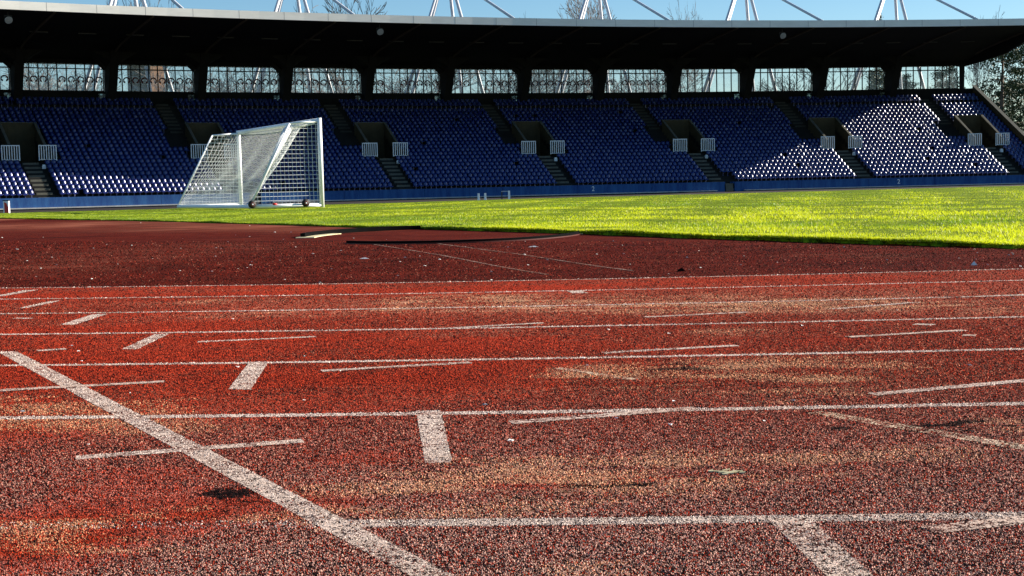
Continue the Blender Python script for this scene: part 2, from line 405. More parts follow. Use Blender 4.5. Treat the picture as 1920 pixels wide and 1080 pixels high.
# strip of track in front of the far stand
pts = []
for s in np.linspace(-190, 40, 80):
    pts.append([SP(s, b, z) for b, z in ((-30, -.27), (-12, -.26), (.3, -.25))])
bt = grid_obj('far_straight', np.array([[tuple(p) for p in q] for q in pts]), M['backtrack']); tag(bt, kind='structure')

# ---- grass: edge traced on the ground, far side runs down the other flank of the crowned pitch
edge_px = [(-260, 407), (0, 408.5), (150, 411), (300, 413.5), (450, 417.5), (600, 422), (700, 425), (800, 427.5), (1000, 433), (1280, 443), (1500, 450), (1600, 453), (1750, 457), (1850, 460), (1920, 462), (2200, 470), (2600, 482)]
EDGE = []
for x, y in edge_px:
    p = gr(x, y, .02); EDGE.append((p.x/p.y, p.y))
EU = np.array([e[0] for e in EDGE]); ED = np.array([e[1] for e in EDGE])
def edge_d(u): return np.interp(u, EU, ED)
us = np.linspace(EU[0], EU[-1], 420); tt = np.linspace(0, 1, 120)**1.7
P = np.zeros((len(us), len(tt)+1, 3))
for i, u in enumerate(us):
    y0 = edge_d(u)+.10*math.sin(u*190)*math.sin(u*61)+random.uniform(-.03, .03)
    P[i, 0] = (u*y0, y0, ground_h(u*y0, y0)-.03)
    for j, t in enumerate(tt):
        y = y0+.01+(y_far(u)-y0)*t; x = u*y
        P[i, j+1] = (x, y, ground_h(x, y)+(.045 if u > .02 else .045-.025*min(1, (.02-u)*8))+.012*math.sin(x*1.9+y*.7)*math.sin(y*1.3-x*.4))
pitch = grid_obj('grass_pitch', P, M['soil'], smooth=True); tag(pitch, kind='structure')
# blades and tufts
N = 430000
u = rng.uniform(EU[1]-.06, .47, N)
d0 = edge_d(u)-.02
k = rng.random(N)
dmax = y_far(u)-.2
y = d0*(dmax/d0)**(k**1.25)
nearfr = rng.random(N) < .16                      # ragged fringe hanging over the edge
y = np.where(nearfr, d0+rng.exponential(.10, N)-.03, y)
x = u*y
clump = np.sin(x*2.1+np.sin(y*1.7)*1.6)*np.sin(y*1.35+np.sin(x*1.1)*2)+.6*np.sin(x*5.3+y*3.1)*np.sin(y*4.1-x*2.2)
keep = rng.random(N) < np.clip(.75+.35*clump, .12, 1); x, y, clump = x[keep], y[keep], clump[keep]; N = len(x); u2 = x/y
gh = np.array([ground_h(a, b) for a, b in zip(x, y)])+.035
wd = .0036+.00062*y; ht = rng.uniform(.018, .046, N)*(1+.25*clump)*np.clip(1.2-.018*y, .32, 1)
th = rng.uniform(0, math.pi, N); lean = rng.normal(0, .55, N)*ht; ld = rng.uniform(0, 2*math.pi, N)
gh = gh-.025*np.clip((.02-u2)*8, 0, 1)
cx_, sx_ = np.cos(th)*wd*.5, np.sin(th)*wd*.5
V = np.zeros((N, 3, 3))
V[:, 0] = np.stack([x-cx_, y-sx_, gh], -1); V[:, 1] = np.stack([x+cx_, y+sx_, gh], -1)
V[:, 2] = np.stack([x+lean*np.cos(ld), y+lean*np.sin(ld), gh+ht], -1)
blades = np_mesh('grass_blades', V.reshape(-1, 3), np.arange(N*3).reshape(-1, 3), M['blade'])
patch = np.clip((fbm(x*.22+9, y*.30+2)-.5)*3.2+(fbm(x*1.1, y*2.4+5)-.5)*2.4+.62+rng.normal(0, .2, N), 0, 1)
c1 = np.array([.20, .31, .012]); c2 = np.array([.62, .66, .014])
colr = c1+(c2-c1)*patch[:, None]; dead = rng.random(N) < .05; colr[dead] = (.55, .46, .16)
left = np.clip((-x/np.maximum(y, 1)+.02)*2.2, 0, .5)          # greener grass towards the left goal area
colr = colr*(1-left[:, None])+np.array([.16, .27, .02])*left[:, None]
cc = np.ones((N*3, 4), np.float32); cc[:, :3] = np.repeat(colr, 3, 0)
at = blades.data.color_attributes.new('tint', 'FLOAT_COLOR', 'POINT'); at.data.foreach_set('color', cc.ravel())
tag(blades, 'short sunlit yellow green grass covering the pitch behind the red track', 'grass', kind='stuff')

# ------------------------------------------------------------------ painted markings (children of the track)
def arc_strip(name, r, wd, a0, a1, zo, m, parent, zf=z_track, n=260):
    P = np.zeros((n, 2, 3))
    for i in range(n):
        a = R(a0+(a1-a0)*i/(n-1))
        for j, q in enumerate((wd/2, -wd/2)):
            X, Y = CX+(r+q)*math.sin(a), CY-(r+q)*math.cos(a); P[i, j] = (X, Y, zf(X, Y)+zo)
    return grid_obj(name, P, m, parent)
for i in range(9):
    a0_ = math.degrees(math.atan2(tr(640, 975).x-CX, CY-tr(640, 975).y)) if i == 6 else -70
    o = arc_strip('lane_line', R1+.025+1.218*i, .05 if i else .045, a0_, 70, .0006, M['line'], track)
QUADS = []
def quad_mark(name, pts, zo, m=None, parent=track, fn=tr, n=10, zf=z_track):
    c = [fn(*p) for p in pts]; QUADS.append([(v.x, v.y) for v in c]); P = np.zeros((n+1, 3, 3))
    for i in range(n+1):
        t = i/n
        for j, q in enumerate((0, .5, 1)):
            a = c[0].lerp(c[3], t); b = c[1].lerp(c[2], t); v = a.lerp(b, q); P[i, j] = (v.x, v.y, zf(v.x, v.y)+zo)
    o = grid_obj(name, P, m or M['line'], parent)
    return o
def line_mark(x0, y0, x1, y1, wd=.05, zo=.010, m=None, parent=track, fn=tr, zf=z_track, name='painted_dash'):
    a = fn(x0, y0); b = fn(x1, y1); d = (b-a); d.z = 0; L = d.length; d.normalize(); nrm = Vector((-d.y, d.x, 0))
    if m is None: QUADS.append([(a.x+nrm.x*q*wd/2, a.y+nrm.y*q*wd/2) if e == 0 else (b.x+nrm.x*q*wd/2, b.y+nrm.y*q*wd/2) for e, q in ((0, -1), (0, 1), (1, 1), (1, -1))])
    n = max(3, int(L/.15)); P = np.zeros((n+1, 2, 3))
    for i in range(n+1):
        for j, q in enumerate((-wd/2, wd/2)):
            v = a+d*(L*i/n)+nrm*q; P[i, j] = (v.x, v.y, zf(v.x, v.y)+zo)
    return grid_obj(name, P, m or M['line'], parent)
for p in ([(467, 680), (503, 679), (470, 731), (428, 730)], [(290, 627), (318, 626), (258, 655), (228, 655)], [(172, 590), (202, 589), (140, 609), (113, 609)],
          [(92, 565), (118, 563), (52, 577.5), (35, 578)], [(46, 544.5), (72, 543.5), (10, 555), (-20, 557)], [(780, 771), (826, 770), (848, 868), (797, 869)],
          [(1438, 973), (1516, 971), (1650, 1092), (1562, 1092)], [(1062, 545), (1088, 544.5), (1104, 549.5), (1072, 550)]):
    quad_mark('stagger_mark', p, .0010)
quad_mark('diagonal_line', [(-7, 659), (32, 659.5), (910, 1110), (822, 1110)], .0010, n=60)
for i, a in enumerate([(370, 641.5, 592, 631.5), (603, 696, 882, 680), (-60, 736, 308, 716), (142, 859, 568, 827), (958, 793, 1305, 766), (830, 616.5, 1018, 606), (1130, 662, 1382, 648),
          (1208, 595, 1402, 585.5), (1590, 632.5, 1808, 619.5), (1635, 740, 1990, 708), (1740, 995, 2050, 962), (28, 597, 58, 597.5), (70, 658, 124, 654.5), (1715, 608, 1750, 609.5), (1805, 629, 1830, 629.5),
          (1820, 556.5, 1990, 550), (1560, 580, 1720, 567)]):
    line_mark(*a, zo=.0013+.0003*(i % 3), wd=.05 if i not in (12, 13, 14) else .06)
M['sandline'] = track_shader(NT('sandy worn seam'), paint=True, pcol=((.56, .38, .24), (.78, .62, .44)), hole0=.48)
line_mark(1528, 773, 1985, 850, wd=.055, zo=.0009, m=M['sandline'], name='worn_seam')
line_mark(1045, 690, 1190, 712, wd=.04, zo=.0009, m=M['sandline'], name='worn_seam')
for x0, y0, x1, y1 in ((660, 452, 1027, 515), (780, 452, 1187, 508)):
    line_mark(x0, y0, x1, y1, wd=.035, zo=.003, m=M['dline'], parent=dz, fn=gr, zf=ground_h, name='sector_line')
# loose rubber crumbs standing proud of the track where it lies close: real granules that catch the low sun
NG = 900000
gx = rng.uniform(-260, 2180, NG); gy = 452+(1180-452)*rng.random(NG)**.92
dx_ = gx-960; dy_ = gy-540
F3, R3, U3 = np.array(_F), np.array(_R), np.array(_U)
dd = F3[None]+R3[None]*(dx_/F_PX)[:, None]-U3[None]*(dy_/F_PX)[:, None]
zz = np.full(NG, 0.0)
for _ in range(12):
    t_ = (zz-EYE)/dd[:, 2]; X = dd[:, 0]*t_; Y = dd[:, 1]*t_; rd_ = np.hypot(X-CX, Y-CY)
    p_ = -.31*X+.95*(Y-42); ww_ = np.clip((R1-rd_)/3, 0, 1); ww_ = ww_*ww_*(3-2*ww_)
    zz = np.where(rd_ >= R1, -.114+.012*(rd_-R1), -.114+np.maximum(0, .235-.00024*p_*p_)*ww_)
ok = (Y > .9) & (Y < np.minimum(edge_d(X/Y)-.12, 21)); X, Y, zz, rd_ = X[ok], Y[ok], zz[ok], rd_[ok]; NG = len(X)
ch = blob_eval(np.stack([X, Y], -1), blobs, tr)
paint = np.zeros(NG, bool)
for i in range(9):
    ln_ = np.abs(rd_-(R1+.025+1.218*i)) < .026
    if i == 6: ln_ &= (X > tr(640, 975).x+rng.normal(0, .03, NG)) | (rng.random(NG) < .22)
    paint |= ln_
for qd in QUADS:
    inside = np.ones(NG, bool); qv = np.array(qd); area = 0
    for a in range(4): area += qv[a][0]*qv[(a+1) % 4][1]-qv[(a+1) % 4][0]*qv[a][1]
    sgn_ = 1 if area > 0 else -1
    for a in range(4):
        e0, e1 = qv[a], qv[(a+1) % 4]
        inside &= sgn_*((e1[0]-e0[0])*(Y-e0[1])-(e1[1]-e0[1])*(X-e0[0])) > 0
    paint |= inside
sand_, viv_, drk_ = ch[:, 0], ch[:, 1], ch[:, 2]
w_ = np.clip((4.0-Y)/2.6, 0, 1)*.72*(1-viv_)                # weathering of the outer lanes
rk = rng.random(NG)
def pick(pd, pr):      # share of dark and of red crumbs, the rest pale
    out = np.zeros((NG, 3)); d_ = rk < pd; r_ = (rk >= pd) & (rk < pd+pr); l_ = rk >= pd+pr
    out[d_] = (.010, .005, .005); out[r_] = (.36, .034, .013); out[l_] = (.54, .18, .10); return out
colg = pick(.43+.09*w_+.3*drk_, .50-.28*w_-.1*sand_+.10*viv_-.2*drk_)
m_ = (viv_ > .35) & (rk > .34); colg[m_] = colg[m_]*.35+np.array([.48, .045, .017])*.65
m_ = (sand_ > .3) & (rng.random(NG) < sand_*.72) & (rk > .24); colg[m_] = colg[m_]*.12+np.array([.74, .34, .17])*.88
m_ = (drk_ > .35) & (rng.random(NG) < drk_*1.1); colg[m_] = (.008, .005, .005)
m_ = w_ > 0; g_ = (w_*.75)[:, None]; pal = ((rk > .66) & (drk_ < .4))[:, None]; colg = np.where(pal & m_[:, None], colg*(1-g_)+np.array([.90, .68, .55])*g_, colg)
m_ = paint & (rk > .22+.30*np.clip(3.1-Y, 0, 1)*fbm(X*5, Y*9)*2); colg[m_] = np.array([.80, .64, .54])*rng.uniform(.85, 1.05, (m_.sum(), 1))
inD = rd_ < R1; kd = rng.random(NG); cd = np.where((kd < .52)[:, None], np.array([.010, .003, .002]), np.where((kd < .95)[:, None], np.array([.125, .012, .006]), np.array([.26, .09, .055])))
st_ = np.clip((fbm(X*.9+3, Y*1.9)-.4)*4, 0, 1)[:, None]; cd = cd*(1+.6*st_)
colg[inD] = cd[inD]
colg *= rng.uniform(.65, 1.25, (NG, 1))
gr_ = (.0009+.00042*Y)*rng.uniform(.6, 1.25, NG); th_ = rng.uniform(0, 6.283, NG)
Vg = np.zeros((NG, 4, 3))
for k in range(3):
    a_ = th_+k*2.094; rr_ = gr_*rng.uniform(.7, 1.3, NG); Vg[:, k] = np.stack([X+rr_*np.cos(a_), Y+rr_*np.sin(a_), zz-.0003], -1)
Vg[:, 3] = np.stack([X+gr_*rng.normal(0, .35, NG), Y+gr_*rng.normal(0, .35, NG), zz+gr_*rng.uniform(.5, 1.5, NG)], -1)
base_ = np.arange(NG)[:, None, None]*4
Fg = (base_+np.array([(0, 1, 3), (1, 2, 3), (2, 0, 3)])[None]).reshape(-1, 3)
q = NT('loose crumbs'); a = q.attr('tint'); q.base(a.outputs['Color']); q.set(.9, .05); M['crumb'] = q.m
crumbs = np_mesh('rubber_crumbs', Vg.reshape(-1, 3), Fg, M['crumb'])
cc = np.ones((NG*4, 4), np.float32); cc[:, :3] = np.repeat(colg, 4, 0)
at = crumbs.data.color_attributes.new('tint', 'FLOAT_COLOR', 'POINT'); at.data.foreach_set('color', cc.ravel())
tag(crumbs, 'coarse red, black and pale rubber granules covering the nearest running lanes', 'rubber granules', kind='stuff')
# throwing circle with a partly broken rim
cc0 = gr(828, 441)
tc = empty('throwing_circle', (cc0.x, cc0.y, ground_h(cc0.x, cc0.y)))
tag(tc, 'sunken dark rimmed throwing circle with yellow chipped edges near the grass', 'throwing circle')
def ring(name, a0, a1, r0, r1, z0, z1, m):
    q = MB(); n = 60
    for i in range(n):
        t0 = R(a0+(a1-a0)*i/n); t1 = R(a0+(a1-a0)*(i+1)/n)
        def g(r, t, z): 
            X, Y = r*math.cos(t)*.98, r*math.sin(t)*1.15; return (X, Y, z+ground_h(cc0.x+X, cc0.y+Y)-tc.location.z)
        q.hexa([g(r0, t0, z0), g(r1, t0, z0), g(r1, t1, z0), g(r0, t1, z0), g(r0, t0, z1), g(r1, t0, z1), g(r1, t1, z1), g(r0, t1, z1)])
    return q.build(name, m, tc)
ring('rim', 84, 178, 1.76, 1.82, -.02, .055, M['dkrim'])
ring('rim', 236, 345, 1.75, 1.80, -.02, .035, M['dkrim'])
ring('chipped_edge', 236, 345, 1.802, 1.825, -.02, .012, M['hubred'])
ring('chipped_edge', 150, 182, 1.62, 1.86, -.02, .010, M['yellow'])
ring('chipped_edge', 346, 364, 1.70, 1.83, -.02, .010, M['yellow'])
# scattered chips and leaves
lt = MB()
for i in range(170):
    if random.random() < .78: p = gr(random.uniform(-100, 2050), random.triangular(412, 540, 500)); zf = ground_h
    else: p = tr(random.uniform(-100, 2050), random.triangular(535, 900, 560)); zf = z_track
    if p.y > 40: continue
    if zf is ground_h and p.y > edge_d(p.x/p.y)-.1: continue
    if zf is ground_h and math.hypot(p.x-CX, p.y-CY) > R1-.05: continue
    sz = random.uniform(.003, .008)*(1+.06*p.y); a = random.uniform(0, 3.14); z = zf(p.x, p.y)
    c, s_ = math.cos(a)*sz, math.sin(a)*sz
    lt.hexa([(p.x-c, p.y-s_, z), (p.x+s_*.6, p.y-c*.6, z), (p.x+c, p.y+s_, z), (p.x-s_*.6, p.y+c*.6, z),
             (p.x-c, p.y-s_, z+sz*.2), (p.x+s_*.6, p.y-c*.6, z+sz*.4), (p.x+c, p.y+s_, z+sz*.2), (p.x-s_*.6, p.y+c*.6, z+sz*.5)])
tag(lt.build('litter', M['chip']), 'tiny pale chips and bits scattered over the red surface', 'litter', kind='stuff')
def scrap(px, py, fn, zf, sx, sz, lab, m):
    p = fn(px, py); q = MB(); z = zf(p.x, p.y)
    q.add([(-sx, -.01, 0), (sx, -.015, 0), (sx*.8, .03, 0), (-sx*.7, .02, 0), (-sx*.5, 0, sz*.6), (sx*.2, .005, sz), (sx*.6, .01, sz*.4)],
          [(0, 1, 6, 5, 4), (1, 2, 6), (2, 3, 4, 5, 6), (3, 0, 4), (3, 2, 1, 0)])
    o = q.build('scrap', m); o.location = (p.x, p.y, z); tag(o, lab, 'scrap')
scrap(1826, 497, gr, ground_h, .022, .03, 'small white upright scrap on the dark apron at far right', M['chip'])
scrap(683, 485, gr, ground_h, .045, .012, 'flat pale strip lying on dark apron below the throwing circle rim', M['chip'])
scrap(1000, 463, gr, ground_h, .055, .012, 'flat pale strip lying just in front of the yellow right rim end', M['chip'])
scrap(1277, 509, gr, ground_h, .035, .03, 'small dark crumpled scrap beside the inner lane line', M['dkrim'])
o_ = tr(1366, 887); q = MB()
for k in range(14):
    a = random.uniform(-.5, .5); x0 = random.uniform(-.045, .025); y0 = random.uniform(-.02, .02); L = random.uniform(.008, .022)
    q.hexa([(x0, y0, 0), (x0+L, y0+a*L, 0), (x0+L, y0+a*L+.006, 0), (x0, y0+.006, 0), (x0, y0, .003), (x0+L, y0+a*L, .004), (x0+L, y0+a*L+.004, .004), (x0, y0+.005, .003)])
o = q.build('straw_scrap', M['yellow']); o.location = (o_.x, o_.y, z_track(o_.x, o_.y)); tag(o, 'yellow wisp of straw lying on the nearest red lane', 'scrap')

# ------------------------------------------------------------------ grandstand
NR = 25; TR = .76; RI = .36; Z0 = .55
S_L, S_R = -125.0, -9.8
AIS = [-13.4-15.17*k for k in range(8)]
GATES = [-42.75, -87.7]
def tz(b): return Z0+RI*int(b/TR)
def holes(i):
    b = (i+.5)*TR; out = []
    if 6.8 < b < 12.1:
        for s in AIS: out.append((s-1.3, s+1.3))
    return out
stand = empty('grandstand', tuple(SP(-60, 10, -.15)))
tag(stand, 'long curved grandstand with black cantilevered roof, blue seating terraces and window band', 'grandstand')
stand_off = stand.location.copy()
def part(mb, name, m, parent=None, smooth=False):   # geometry is in world space: shift into the parent's frame
    base = parent or stand
    off = stand_off
    mb.v = [(v[0]-off.x, v[1]-off.y, v[2]-off.z) for v in mb.v] if parent is None else [(v[0]-off.x, v[1]-off.y, v[2]-off.z) for v in mb.v]
    return mb.build(name, m, base, smooth)
q = MB()
for i in range(NR):
    segs = [(S_L, S_R)]
    for a, b in sorted(holes(i)):
        ns = []
        for s0, s1 in segs:
            if b <= s0 or a >= s1: ns.append((s0, s1))
            else:
                if a > s0: ns.append((s0, a))
                if b < s1: ns.append((b, s1))
        segs = ns
    b0 = .2+i*TR
    for s0, s1 in segs: q.sbox(s0, s1, b0, b0+TR, Z0+RI*i-.5, Z0+RI*i, step=3.8)
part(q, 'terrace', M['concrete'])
q = MB(); q.sbox(S_L, S_R, .2+NR*TR, 20.4, 9.0, Z0+RI*NR-.1, 3.8); part(q, 'rear_walkway', M['darkc'])
# aisle steps (half treads)
for s in AIS:
    q = MB()
    for i in range(9):
        b = .2+i*TR; q.sbox(s-.62, s+.62, b+TR*.5, b+TR-.003, Z0+RI*i+.003, Z0+RI*i+RI*.5)
        q.sbox(s-.66, s+.66, b+.02, b+TR*.5-.003, Z0+RI*i+.002, Z0+RI*i+.012)
    part(q, 'aisle_steps', M['stepc']); q = MB()
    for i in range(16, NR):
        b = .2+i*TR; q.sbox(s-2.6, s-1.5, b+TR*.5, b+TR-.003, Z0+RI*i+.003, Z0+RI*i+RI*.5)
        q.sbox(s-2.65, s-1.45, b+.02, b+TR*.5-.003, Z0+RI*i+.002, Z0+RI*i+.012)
        if i == NR-1: part(q, 'upper_steps', M['shadestep'])
# front wall, with two narrow gates
q = MB(); kb = MB()
cur = S_L
for g in sorted(GATES)+[None]:
    e = S_R+1.5 if g is None else g-.5
    n = int((e-cur)/7.6)+1
    for j in range(n):
        a = cur+(e-cur)*j/n; c = cur+(e-cur)*(j+1)/n
        q.sbox(a+.012, c-.012, 0, .2, -.3, .70)
    kb = MB(); kb.sbox(cur+(.9 if cur > S_L else 0), e-.9 if g is not None else e, -.42, -.005, -.165, -.075)
    part(kb, 'wall_kerb', M['kerb'])
    if g is not None:
        q.sbox(g-.5, g-.38, .2, 1.4, -.2, .70); q.sbox(g+.38, g+.5, .2, 1.4, -.2, .70)
        cur = g+.5
part(q, 'front_wall', M['bluewall'])
for g in GATES:
    q = MB()
    for k in range(3): q.sbox(g-.37, g+.37, .02+.06*k, .2, -.2+.25*k, .05+.25*k)
    part(q, 'gate_steps', M['stepc'])
# back wall below windows, with small low openings at each bay
PIL = [-11.0-7.68*k for k in range(15)]
WZ0, WZ1 = 10.62, 13.2
q = MB()
q.sbox(S_L, S_R, 20.4, 20.7, -.9, 9.5)
prev = S_L
for s in sorted(PIL)[:-1]+[None]:
    if s is None: q.sbox(prev, S_R, 20.4, 20.7, 9.5, WZ0); break
    op = s+6.3-7.68+.5                      # opening at the right end of the bay left of this pillar
    q.sbox(prev, op, 20.4, 20.7, 9.5, WZ0); q.sbox(op, op+.62, 20.4, 20.7, 9.5, 9.85); q.sbox(op, op+.62, 20.4, 20.7, 10.42, WZ0)
    prev = op+.62
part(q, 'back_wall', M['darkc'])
for s in sorted(PIL)[:-1]:
    op = s+6.3-7.68+.5; q = MB(); q.sbox(op, op+.62, 20.5, 20.52, 9.851, 10.419); part(q, 'low_pane', M['dimglass'])
q = MB(); q.sbox(S_L, -10.2, 20.3, 20.8, WZ1, 14.0); part(q, 'window_lintel', M['darkc'])
q = MB(); q.sbox(S_L, S_L+.3, 0, 20.4, -.9, 15.0); part(q, 'side_wall', M['darkc'])
# roof: front edge higher than the back
ZF, ZB, BB = 15.28, 13.22, 22.5
q = MB()
seg = [(0, ZF, ZF+.62), (7, 14.95, 15.6), (14, 14.45, 15.2), (BB, ZB+.08, 14.3)]
for (b0, z0, t0), (b1, z1, t1) in zip(seg[:-1], seg[1:]):
    q.sbox(S_L, -10.5, b0, b1, z0, t0, 3.84, (z1, t1))
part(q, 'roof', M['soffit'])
def soff(b):
    for (b0, z0, _), (b1, z1, _) in zip(seg[:-1], seg[1:]):
        if b <= b1: return z0+(z1-z0)*(b-b0)/(b1-b0)
    return ZB
q = MB(); q.sbox(S_L, -10.4, -.14, -.004, ZF-.05, ZF+.60, 3.84); fa = part(q, 'fascia', M['fascia'])
for k in range(30):
    s = S_L+3.84*(k+.5); q = MB(); q.sbox(s, s+.03, -.152, -.143, ZF-.05, ZF+.60)
    part(q, 'panel_joint', M['joint'], fa)
for j, s in enumerate(PIL):
    q = MB()
    for b0, b1 in ((.3, 7), (7, 14), (14, 16.4)):
        q.sbox(s-.07, s+.07, b0, b1, soff(b0)-.14, soff(b0)-.003, 4, (soff(b1)-.14, soff(b1)-.003))
    part(q, 'roof_rib', M['rib'])
    # raked column with haunches
    q = MB(); ww = .36 if j else .2
    cb, ct = (19.2, 16.4) if j else (20.05, 19.85)
    q.hexa([SP(s-ww, cb, 9.4), SP(s+ww, cb, 9.4), SP(s+ww, 20.35, 9.4), SP(s-ww, 20.35, 9.4),
            SP(s-ww, ct, 14.2), SP(s+ww, ct, 14.2), SP(s+ww, 20.35, 13.6), SP(s-ww, 20.35, 13.6)])
    for sg in (-1, 1):
        for b0, b1, wdt, hh in ((16.9, 18.6, 1.5, .62), (18.7, 20.25, 1.15, .7)):
            if j == 0: b0 = max(b0, 20.0); b1 = 20.25; wdt *= .3; hh *= .5
            zt = soff(b0); i0, i1 = s+sg*ww, s+sg*(ww+wdt)
            pts = [(i0, zt), (i1, zt), (i1-sg*wdt*.45, zt-hh*.65), (i0, zt-hh*1.55)]
            vs = [SP(a, b0, z) for a, z in pts]+[SP(a, b1, z-.15) for a, z in pts]
            fs = [(0, 1, 2, 3), (7, 6, 5, 4), (0, 4, 5, 1), (1, 5, 6, 2), (2, 6, 7, 3), (3, 7, 4, 0)]
            if sg < 0: fs = [f[::-1] for f in fs]
            q.add(vs, fs)
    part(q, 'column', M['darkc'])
# deep end girder closing the roof
q = MB()
for b0, z0, b1, z1 in ((.2, 15.15, 5, 14.25), (5, 14.25, 10, 13.5), (10, 13.5, 16, 13.25), (16, 13.25, 22.4, 13.15)):
    q.sbox(-10.49, -10.2, b0, b1, z0, soff(b0)+.4, 4, (z1, soff(b1)+.4))
part(q, 'end_girder', M['soffit'])
def emblem(mb, s, z, r):
    def pt(rr, a): return (s+rr*math.cos(a), z+rr*math.sin(a))
    b = 20.445
    def poly(p): mb.add([SP(a, b, c) for a, c in p]+[SP(a, b+.006, c) for a, c in p],
                        [tuple(range(len(p)))]+[tuple(range(len(p), 2*len(p)))[::-1]]+[(i, i+len(p), (i+1) % len(p)+len(p), (i+1) % len(p)) for i in range(len(p))])
    n = 8
    for i in range(n):
        a0 = R(-8+196*i/n); a1 = R(-8+196*(i+1)/n); th0 = .52+.10*math.sin(a0); th1 = .52+.10*math.sin(a1)
        poly([pt(r, a0), pt(r, a1), pt(r*(1.06-th1*.75), a1), pt(r*(1.06-th0*.75), a0)])
    for sg in (-1, 1):
        poly([(s+sg*r*.98, z-r*.10), (s+sg*r*.48, z-r*.22), (s+sg*r*.30, z-r*.85), (s+sg*r*.62, z-r*.92), (s+sg*r*.95, z-r*.55)])
PS = sorted(PIL)
for j in range(len(PS)-1):
    s0, s1 = PS[j]+.40, PS[j+1]-.40
    q = MB(); n = 9; pw = (s1-s0)/n
    for k in range(n+1):
        a = s0+pw*k; q.sbox(a-.045, a+.045, 20.42, 20.52, WZ0, WZ1)
    q.sbox(s0, s1, 20.40, 20.54, WZ0-.002, WZ0+.07); q.sbox(s0, s1, 20.41, 20.53, 12.68, 12.78)
    wf = part(q, 'window', M['frame'])
    q = MB(); q.sbox(s0, s1, 20.46, 20.475, WZ0+.071, WZ1); part(q, 'pane', M['glass'] if s1 < -36 else M['clearglass'], wf)
    if s1 < -36 and j > 0:
        skip = {2: (3,), 4: (3, 2), 6: (2, 3), 7: (3, 4), 9: (2,)}.get(j, ())
        for k in range(n):
            if k in skip: continue
            q = MB(); emblem(q, s0+pw*(k+.5), 11.72, .31); part(q, 'emblem', M['emblem'], wf)
# stair openings (vomitories)
for s in AIS:
    q = MB(); b0, b1 = 7.0, 12.2
    za, zb_ = Z0+RI*8.7+1.02, Z0+RI*15.8+.95
    q.sbox(s-1.45, s-1.30, b0, b1, 1.5, za, 4, (1.5, zb_)); q.sbox(s+1.30, s+1.45, b0, b1, 1.5, za, 4, (1.5, zb_))
    q.sbox(s-1.30, s+1.30, b1-.15, b1, 2.0, zb_)
    o = part(q, 'stair_opening', M['yellowc'])
    q = MB(); q.sbox(s-1.29, s+1.29, 7.0, b1-.16, 1.6, 3.62); part(q, 'landing', M['darkc'], o)
    q = MB(); q.sbox(s-1.5, s+1.5, b1-.2, b1+.06, zb_+.002, zb_+.06)
    for sg in (-1, 1): q.sbox(s+sg*1.375-.11, s+sg*1.375+.11, b0-.02, b1-.2, za+.002, za+.05, 4, (zb_+.002, zb_+.05))
    part(q, 'coping', M['stepc'], o)
# end parapet at the right
q = MB(); q.sbox(S_R, S_R+.3, .2, 20.4, -.9, 1.6, 4, (-.9, Z0+RI*NR+1.35)); part(q, 'end_wall', M['yellowc'])
q = MB(); q.sbox(S_R-.04, S_R+.34, .2, 20.4, 1.602, 1.68, 4, (Z0+RI*NR+1.352, Z0+RI*NR+1.43)); part(q, 'end_coping', M['stepc'])

# seats ---------------------------------------------------------------
def seat_mesh():
    prof = [(.02, .37, .36), (.05, .425, .42), (.20, .415, .43), (.33, .42, .43), (.385, .47, .43), (.425, .58, .42), (.468, .70, .40), (.497, .775, .30)]
    V, Fc = [], []; n = 7
    for lay in (0, 1):
        for (yy, zz, wd_) in prof:
            for k in range(n):
                t = k/(n-1)*2-1
                cup = .05*t*t
                up = zz+(cup if zz < .46 else -.02*t*t); fw = yy-(.13*(1-t*t)-.04 if zz > .5 else .07*(1-t*t)-.03 if zz > .45 else 0)
                if lay: up -= .02 if zz < .5 else .0; fw += .022 if zz > .45 else 0
                V.append((t*wd_*.5, fw, up))
    m_ = len(prof)
    def ix(l, i, k): return l*m_*n+i*n+k
    for i in range(m_-1):
        for k in range(n-1):
            Fc.append((ix(0, i, k), ix(0, i, k+1), ix(0, i+1, k+1), ix(0, i+1, k)))
            Fc.append((ix(1, i, k), ix(1, i+1, k), ix(1, i+1, k+1), ix(1, i, k+1)))
        Fc.append((ix(0, i, 0), ix(0, i+1, 0), ix(1, i+1, 0), ix(1, i, 0)))
        Fc.append((ix(0, i, n-1), ix(1, i, n-1), ix(1, i+1, n-1), ix(0, i+1, n-1)))
    for k in range(n-1):
        Fc.append((ix(0, 0, k), ix(1, 0, k), ix(1, 0, k+1), ix(0, 0, k+1)))
        Fc.append((ix(0, m_-1, k), ix(0, m_-1, k+1), ix(1, m_-1, k+1), ix(1, m_-1, k)))
    o = len(V)
    for (x0, x1, y0, y1, z0, z1) in ((-.04, .04, .22, .30, .0, .40),):
        V += [(x0, y0, z0), (x1, y0, z0), (x1, y1, z0), (x0, y1, z0), (x0, y0, z1), (x1, y0, z1), (x1, y1, z1), (x0, y1, z1)]
        for f in ((0, 1, 5, 4), (1, 2, 6, 5), (2, 3, 7, 6), (3, 0, 4, 7)): Fc.append(tuple(k+o for k in f))
        o += 8
    return np.array(V, float), np.array(Fc)
SV, SF = seat_mesh()
PITCHS = .47
seats = []
def blocked(s, i):
    b = .2+i*TR
    for a in AIS:
        if abs(s-a) < .95 and i < 10: return True
        if 8 <= i <= 9 and abs(s-a) < 2.25: return True
        if 10 <= i <= 15 and abs(s-a) < 1.75: return True
        if 11 <= i <= 15 and a-3.35 < s < a-1.4: return True
        if i > 15 and a-2.85 < s < a-1.25: return True
    for g in GATES:
        if i == 0 and abs(s-g) < .75: return True
        if i == 1 and abs(s-g) < .65: return True
    return False
for i in range(NR):
    k = 0
    s = S_R-.35
    if i in (22,): continue                       # cross gangway
    while s > -118:
        if not blocked(s, i): (random.random() > .006 and seats.append((s, i)))
        s -= PITCHS
